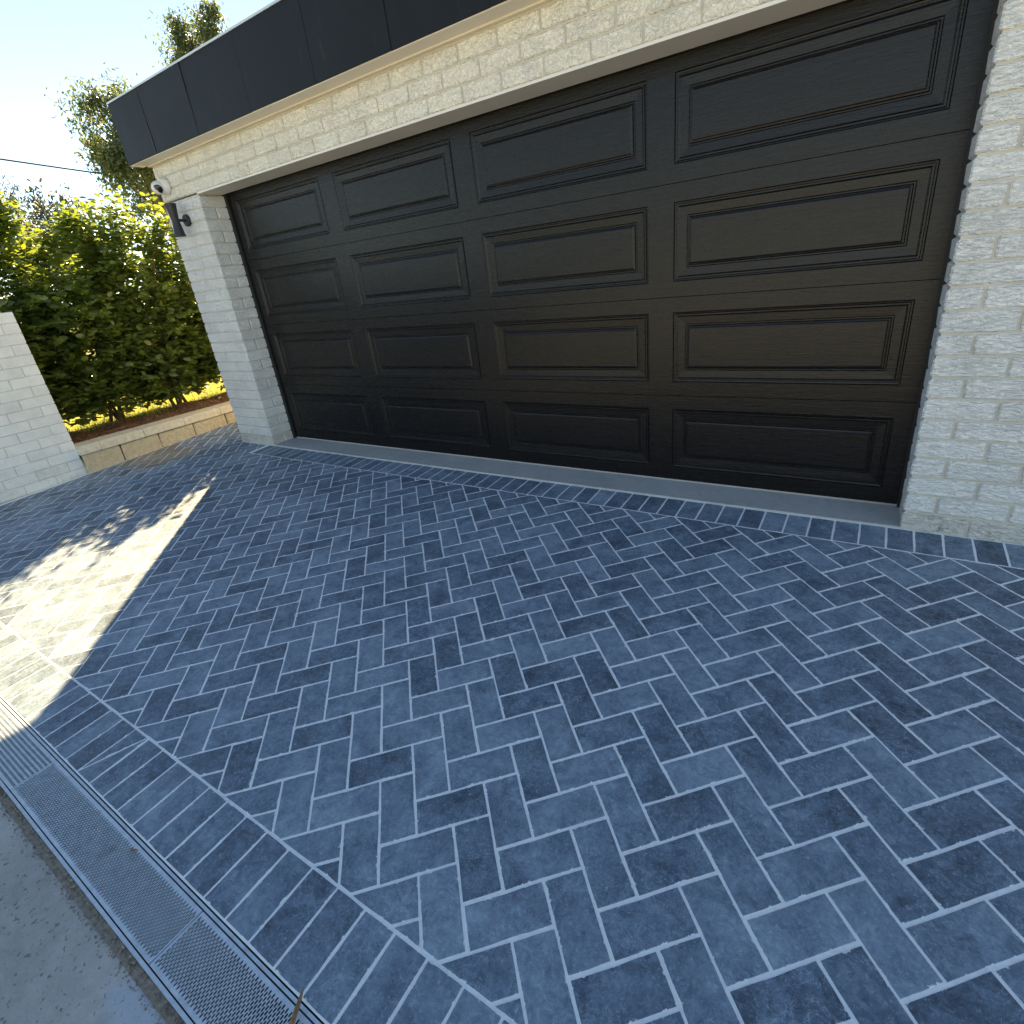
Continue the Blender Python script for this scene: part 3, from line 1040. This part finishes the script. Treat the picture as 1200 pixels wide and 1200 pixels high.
m.build('trough', M_TROUGH, drain, (-1.5, -2.6, zt_))

m = MB()
NB = 260
for k in range(NB):
    xa = -4.405 + 5.70 * k / NB; xb = -4.405 + 5.70 * (k + 1) / NB
    def hz(x): return zt_ - 0.007 + 0.003 * mnoise.noise((x * 40, 0.2, 0)) + 0.004 * mnoise.noise((x * 9, 4.2, 0))
    for (ya, yb, q) in ((DY0 - 0.021, DY0 - 0.010, 0.004), (DY0 - 0.010, DY0 + 0.001, 0.0)):
        m.add([(xa, ya, hz(xa) + q), (xb, ya, hz(xb) + q), (xb, yb, hz(xb) + q * 0.4), (xa, yb, hz(xa) + q * 0.4)], [(0, 1, 2, 3)])
m.build('sand_haunch', M_PEBBLE, drain, (-1.5, DY0, zt_))
# crumbled grit along the broken concrete edge
P, F = [], []
V_all, F_all = [], []
for k in range(3200):
    x = random.uniform(-4.3, 1.2)
    t = random.random() ** 1.4
    y = DY0 - 0.002 - 0.034 * t
    r_ = random.uniform(0.0012, 0.0042) * (1.3 - 0.6 * t)
    n = len(V_all)
    z = -0.1345 + r_ * 0.35 if y < -2.705 else zt_ - 0.008 + r_ * 0.6
    for d in ((1, 0, 0), (-1, 0, 0), (0, 1, 0), (0, -1, 0), (0, 0, .7), (0, 0, -.7)):
        V_all.append((x + d[0] * r_ * random.uniform(.7, 1.3), y + d[1] * r_ * random.uniform(.7, 1.3), z + d[2] * r_))
    F_all += [tuple(n + i for i in f) for f in ((0, 2, 4), (2, 1, 4), (1, 3, 4), (3, 0, 4), (2, 0, 5), (1, 2, 5), (3, 1, 5), (0, 3, 5))]
tag(place('grit', mesh_of('grit', V_all, F_all, M_PEBBLE)), 'sandy grit and crumbs along the broken concrete edge of the drain', 'grit', kind='stuff')

# ------------------------------------------------------------------ low white wall and retaining wall
WXF = -6.25
lw = wall_core('low_wall', (WXF - 0.23, -7.0, -0.3), (WXF - 0.006, -1.036, 1.376), None, M_WHITEJOINT)
tag(lw, 'low white painted brick wall at left edge beside the hedge', 'wall')
for k in range(17):
    z0 = -0.085 + k * 0.0866; z1 = z0 + 0.0866 - 0.005
    mt = M_BRICK_WALL_LOW if k < 2 else M_BRICK_WALL
    y = -1.030
    first = True
    while y > -3.2:
        L = 0.11 if (first and k % 2) else 0.23
        m = block_mesh(0.11, L, z1 - z0, 0.0035, 0.0011, mt, 5)
        o = place('brick', m, lw, (WXF - 0.055 + random.uniform(-0.0012, 0.0012), y - L / 2, (z0 + z1) / 2))
        y -= L + 0.005; first = False
RX = -6.20
rw = tag(empty('retaining_wall', (RX - 0.1, 0.5, 0)), 'low sandstone block retaining wall with smooth caps below the hedge', 'retaining wall')
m = MB(); m.box((RX - 0.205, -1.028, -0.3), (RX - 0.012, 4.0, 0.108)); m.build('backing', M_TROUGH, rw, (RX - 0.1, 1, 0))
edges = [-1.034, -0.708, -0.350, 0.012, 0.374, 0.736, 1.098, 1.46, 1.82, 2.18, 2.54]
for a, b_ in zip(edges[:-1], edges[1:]):
    V, F = chamfer_box(0.20, b_ - a - 0.007, 0.235, 0.010, 0.005)
    place('block', mesh_of('block', V, F, M_BLOCK), rw, (RX - 0.1, (a + b_) / 2, 0.113 - 0.1175))
cedges = [-1.036, -0.86, -0.47, -0.07, 0.33, 0.73, 1.13, 1.53, 1.93, 2.33]
for a, b_ in zip(cedges[:-1], cedges[1:]):
    V, F = chamfer_box(0.225, b_ - a - 0.0025, 0.082, 0.006, 0.001)
    place('cap', mesh_of('cap', V, F, M_CAPB), rw, (RX - 0.1, (a + b_) / 2, 0.118 + 0.041))

# ------------------------------------------------------------------ planting
LEAF_V = np.array([(0, 0, 0), (0, .33, .06), (0, .70, .02), (0, 1, -.10), (-.24, .30, 0), (-.22, .68, -.05), (.24, .30, 0), (.22, .68, -.05)], np.float32)
LEAF_T = np.array([(0, 6, 1), (0, 1, 4), (2, 7, 3), (2, 3, 5)], np.int32)
LEAF_Q = np.array([(1, 6, 7, 2), (1, 2, 5, 4)], np.int32)


def leaf_mesh(name, pos, direc, size, width, tint, mat, r):
    """many separate folded leaves in one foliage mesh"""
    n = len(pos)
    d = direc / (np.linalg.norm(direc, axis=1, keepdims=True) + 1e-9)
    ref = r.normal(size=(n, 3)) * 0.5 + np.array([0, 0, 1.0])
    xax = np.cross(d, ref); xax /= np.linalg.norm(xax, axis=1, keepdims=True) + 1e-9
    nax = np.cross(xax, d)
    L = LEAF_V[None] * np.stack([size * width, size, size], 1)[:, None, :]
    V = pos[:, None] + L[..., 0:1] * xax[:, None] + L[..., 1:2] * d[:, None] + L[..., 2:3] * nax[:, None]
    off = (np.arange(n) * 8)[:, None, None]
    T = (LEAF_T[None] + off).reshape(-1, 3); Q = (LEAF_Q[None] + off).reshape(-1, 4)
    m = fast_mesh(name, V.reshape(-1, 3), [T, Q], mat, True)
    float_attr(m, 'tint', np.repeat(tint, 8))
    return m


def shrub(cx, cy, top, nt, seed, label, thick=0.44, half=0.44, nleaf=15):
    r = np.random.default_rng(seed)
    z0 = 0.19
    root = tag(empty('hedge_shrub', (cx, cy, z0)), label, 'shrub', 'camellia shrubs of the hedge')
    sm = MB()
    tips = []
    for k in range(5):
        a = r.uniform(0, 2 * math.pi); l = r.uniform(0.25, 0.42)
        p0 = Vector((cx + r.normal() * 0.03, cy + r.normal() * 0.05, z0 - 0.05))
        p3 = Vector((cx + math.cos(a) * l * 0.8, cy + math.sin(a) * l, z0 + (top - z0) * r.uniform(0.6, 0.92)))
        pts = []
        for t in np.linspace(0, 1, 7):
            p = p0.lerp(p3, t) + Vector((r.normal(), r.normal(), 0)) * 0.025 * (t > 0)
            pts.append(p)
        sm.tube(pts, list(np.linspace(0.020, 0.006, 7)), 6)
        for q in range(5):
            t = r.uniform(0.25, 0.95); p = p0.lerp(p3, t)
            e = p + Vector((r.normal() * 0.22, r.normal() * 0.25, abs(r.normal()) * 0.15 + 0.05))
            sm.tube([p, p.lerp(e, .5) + Vector((0, 0, .02)), e], [0.006, 0.004, 0.002], 5)
    sm.build('stem', M_BARK, root, (cx, cy, z0))
    P, D, Sz, T = [], [], [], []
    while len(P) < nt * nleaf:
        u = r.uniform(-1, 1, 3)
        rad = (abs(u[0]) ** 2.6 + abs(u[1]) ** 2.6) ** (1 / 2.6)
        if rad > 1 or r.random() > 0.45 + 0.55 * max(rad, abs(u[2])) ** 2: continue
        zz = (u[2] + 1) / 2
        lump = 0.16 * mnoise.noise((cx * 3 + u[0] * 1.4, cy * 2.2 + u[1] * 1.2, zz * 3.0 + seed))
        if zz > 0.62 and mnoise.noise((u[0] * 0.9 + cx, (cy + u[1] * half) * 4.6, zz * 7.0 + 3.0)) < -0.34 + 1.15 * (zz - 0.62): continue
        if zz > 0.60 and r.random() < 0.22: continue
        z = 0.27 + zz * (top - 0.33 + lump * 1.2)
        if zz < 0.08 and r.random() > 0.40: continue
        sh = 1.0 - 0.20 * max(0, zz - 0.72) / 0.28 - 0.18 * max(0, 0.25 - zz) / 0.25 + lump * 0.9
        tx = sh * (1.0 - 0.72 * (max(0, zz - 0.55) / 0.45) ** 1.3)
        c = np.array([cx + u[0] * thick * tx, cy + u[1] * half * sh, z])
        out = np.array([u[0], u[1] * 0.7, 0.55 + (zz > 0.8) * 0.8]) + r.normal(size=3) * 0.35
        out /= np.linalg.norm(out)
        ln = r.uniform(0.12, 0.26) * (1.5 if zz > 0.85 and r.random() < 0.35 else 1.0)
        tw = r.uniform(0, 1)
        for q in range(nleaf):
            t = q / nleaf
            a = q * 2.4 + tw * 6
            side = np.array([math.cos(a), math.sin(a), 0.1])
            P.append(c + out * ln * t + side * 0.01)
            D.append(out * 0.45 + side * 0.9 + np.array([0, 0, -0.25]) + r.normal(size=3) * 0.25)
            Sz.append(r.uniform(0.055, 0.098))
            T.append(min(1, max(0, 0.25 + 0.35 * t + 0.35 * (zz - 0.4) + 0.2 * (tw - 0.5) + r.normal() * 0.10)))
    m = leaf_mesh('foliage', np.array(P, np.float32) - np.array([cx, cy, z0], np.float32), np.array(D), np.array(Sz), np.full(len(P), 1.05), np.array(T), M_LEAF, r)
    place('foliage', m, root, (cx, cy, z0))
    return root


shrubs = [(-1.62, 2.22, 420, 'bushy green hedge shrub partly hidden by the low white wall'),
          (-0.95, 2.26, 800, 'bushy green hedge shrub rising just beyond the end of the white wall'),
          (-0.30, 2.16, 800, 'bushy green hedge shrub over the middle of the sandstone wall'),
          (0.36, 2.24, 800, 'tall green hedge shrub left of the security camera and pier'),
          (0.98, 2.30, 560, 'green hedge shrub closest to the garage pier below the wall light'),
          (1.62, 2.06, 300, 'hedge shrub behind the left garage pier'),
          (2.28, 2.00, 260, 'farthest hedge shrub beside the garage')]
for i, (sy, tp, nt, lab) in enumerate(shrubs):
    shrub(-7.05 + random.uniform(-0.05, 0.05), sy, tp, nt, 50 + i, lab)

# lawn blades beyond the hedge
n = 60000
gx = -6.96 - (rng.random(n) ** 1.6) * 7.5
gy = rng.uniform(-2.5, 6.5, n)
hgt = rng.uniform(0.03, 0.075, n)
ang = rng.uniform(0, 2 * np.pi, n)
ln = rng.normal(0, 0.018, (n, 2))
wd = 0.003 + 0.0007 * np.abs(gx + 7)
Vg = np.zeros((n, 3, 3), np.float32)
Vg[:, 0] = np.stack([gx - wd * np.cos(ang), gy - wd * np.sin(ang), np.full(n, .169)], 1)
Vg[:, 1] = np.stack([gx + wd * np.cos(ang), gy + wd * np.sin(ang), np.full(n, .169)], 1)
Vg[:, 2] = np.stack([gx + ln[:, 0], gy + ln[:, 1], .17 + hgt], 1)
m = fast_mesh('grass', Vg.reshape(-1, 3), [np.arange(3 * n, dtype=np.int32).reshape(-1, 3)], M_GRASS)
float_attr(m, 'tint', np.repeat(rng.random(n), 3))
tag(place('grass', m), 'sunlit yellow green lawn grass behind the hedge', 'grass', kind='stuff')

# bark chips on the bed
V_all, F_all = [], []
for k in range(2600):
    x = random.uniform(-7.05, -6.42); y = random.uniform(-1.3, 2.0)
    z = mulch_z(x, y)
    n0 = len(V_all)
    a = random.uniform(0, math.pi); l = random.uniform(0.006, 0.022); w = l * random.uniform(0.25, 0.6); h = random.uniform(0.003, 0.007)
    ca, sa = math.cos(a), math.sin(a); tl = random.uniform(-.35, .35)
    for (u, v, q) in ((-1, -1, 0), (1, -1, 0), (1, 1, 0), (-1, 1, 0), (-.8, -.7, 1), (.8, -.8, 1), (.9, .7, 1), (-.7, .8, 1)):
        V_all.append((x + u * l * ca - v * w * sa, y + u * l * sa + v * w * ca, z + q * h + u * l * tl + 0.002))
    F_all += [tuple(n0 + i for i in f) for f in ((4, 5, 6, 7), (0, 1, 5, 4), (1, 2, 6, 5), (2, 3, 7, 6), (3, 0, 4, 7))]
tag(place('bark_chips', mesh_of('bark_chips', V_all, F_all, M_CHIP)), 'loose brown bark mulch on the bed under the hedge', 'mulch', kind='stuff')


def tree(name, base, crown_c, crown_r, nclump, nleaf, seed, label, mat, bark, leafsize, sparse=0.55, trunk_r=0.16, droop=0.3, lwidth=0.5, group=None):
    r = np.random.default_rng(seed)
    base = Vector(base); cc = Vector(crown_c); cr = Vector(crown_r)
    root = tag(empty(name, base), label, 'tree', group)
    tm = MB()
    top = cc + Vector((0, 0, cr.z * 0.55))
    pts = [base + Vector((0, 0, -0.3))] + [base.lerp(top, t) + Vector((r.normal(), r.normal(), 0)) * 0.12 for t in (0.2, 0.4, 0.6, 0.8, 1.0)]
    tm.tube(pts, list(np.linspace(trunk_r, trunk_r * 0.15, 6)), 8)
    cl = []
    for k in range(nclump):
        while True:
            u = r.uniform(-1, 1, 3)
            if 0.25 < np.linalg.norm(u) < 1: break
        c = cc + Vector((u[0] * cr.x, u[1] * cr.y, u[2] * cr.z))
        t = min(0.95, max(0.3, 0.35 + 0.5 * (u[2] + 1) / 2))
        s = base.lerp(top, t)
        md = s.lerp(c, 0.5) + Vector((r.normal() * .12, r.normal() * .12, 0.15))
        tm.tube([s, md, c], [trunk_r * 0.28, trunk_r * 0.15, trunk_r * 0.05], 5)
        cl.append(np.array(c))
    tm.build('trunk', bark, root, base)
    P, D, Sz, T = [], [], [], []
    for c in cl:
        k = int(nleaf * r.uniform(0.5, 1.4))
        sg = np.array([cr.x, cr.y, cr.z]) * r.uniform(0.09, 0.22) * sparse * 2
        q = c + r.normal(size=(k, 3)) * sg
        P.append(q)
        d = r.normal(size=(k, 3)); d[:, 2] -= droop * 2
        D.append(d); Sz.append(r.uniform(0.6, 1.3, k) * leafsize); T.append(np.clip(r.normal(0.5, 0.25, k), 0, 1))
    P = np.concatenate(P); 
    m = leaf_mesh('crown', P.astype(np.float32) - np.array(base, np.float32), np.concatenate(D), np.concatenate(Sz), np.full(len(P), lwidth), np.concatenate(T), mat, r)
    place('crown', m, root, base)
    return root


tree('gum_tree', (-19.9, 7.9, 0.17), (-19.8, 7.3, 5.6), (1.2, 1.35, 1.6), 50, 330, 5, 'sparse grey green gum tree left of the dark fascia corner', M_GUM, M_BARK2, 0.13, 0.55, lwidth=0.75)
tree('gum_tree', (-19.6, 11.3, 0.17), (-19.9, 10.9, 8.8), (1.1, 1.2, 1.2), 30, 330, 9, 'sparse gum tree showing above the top of the dark fascia', M_GUM, M_BARK2, 0.13, 0.55, lwidth=0.75)
tree('dark_tree', (-29.5, 8.3, 0.17), (-29.3, 8.1, 4.2), (1.6, 1.6, 1.8), 34, 170, 15, 'small rounded dark tree just above the hedge against the sky', M_DARKTREE, M_BARK, 0.20, 0.6, lwidth=0.7)
tree('conifer_tree', (-17.9, 2.75, 0.17), (-17.9, 2.75, 3.3), (0.7, 0.7, 1.7), 40, 110, 21, 'dark conifer tip at the left edge above the hedge', M_DARKTREE, M_BARK, 0.14, 0.4, lwidth=0.3)

# overhead cable
A = Vector((-19.1, 3.7, 5.07)); B = Vector((-20.1, 6.6, 5.04))
d = (B - A).normalized()
pts = []
for t in np.linspace(-26, 26, 60):
    p = A + d * (t + 2.0); p.z += 0.0009 * t * t - 0.0
    pts.append(p)
b = MB(); b.tube(pts, [0.022] * len(pts), 6)
tag(b.build('overhead_cable', M_CABLE, None, (-19.1, 3.7, 5.07)), 'thin black overhead cable crossing the sky at left', 'cable')

# ------------------------------------------------------------------ fallen leaves
def fallen_leaf(a, b_, width, lift, label):
    a = Vector(a); b_ = Vector(b_)
    d = (b_ - a); L = d.length; d.normalize()
    s = d.cross(Vector((0, 0, 1))).normalized()
    V, F = [], []
    N = 10
    for k in range(N + 1):
        t = k / N
        w = width * (math.sin(math.pi * min(1, t * 0.93 + 0.05)) ** 0.8) * (0.6 + 0.5 * (1 - t)) * 0.5
        c = a + d * L * t + Vector((0, 0, lift * math.sin(math.pi * t) + 0.002)) + s * 0.006 * math.sin(3 * t)
        V += [c - s * w + Vector((0, 0, w * .5)), c, c + s * w + Vector((0, 0, w * .4))]
    for k in range(N):
        F += [(3 * k, 3 * k + 1, 3 * k + 4, 3 * k + 3), (3 * k + 1, 3 * k + 2, 3 * k + 5, 3 * k + 4)]
    V2 = [v + Vector((0, 0, -0.0006)) for v in V]
    n = len(V)
    F2 = [tuple(n + i for i in f[::-1]) for f in F]
    m = mesh_of('fallen_leaf', [v - a for v in V + V2], F + F2, M_DRYLEAF, True)
    return tag(place('fallen_leaf', m, None, a), label, 'leaf', 'fallen leaves on the drain')


zl = zt_ + 0.002
fallen_leaf((-1.030, -2.585, zl), (-1.068, -2.512, gz(-2.51) + 0.012), 0.013, 0.010, 'long dry brown leaf on the near end of the drain grate')
fallen_leaf((-1.800, -2.560, zl), (-1.778, -2.548, zl), 0.010, 0.004, 'tiny dried brown leaf scrap on the middle grate near the pavers')
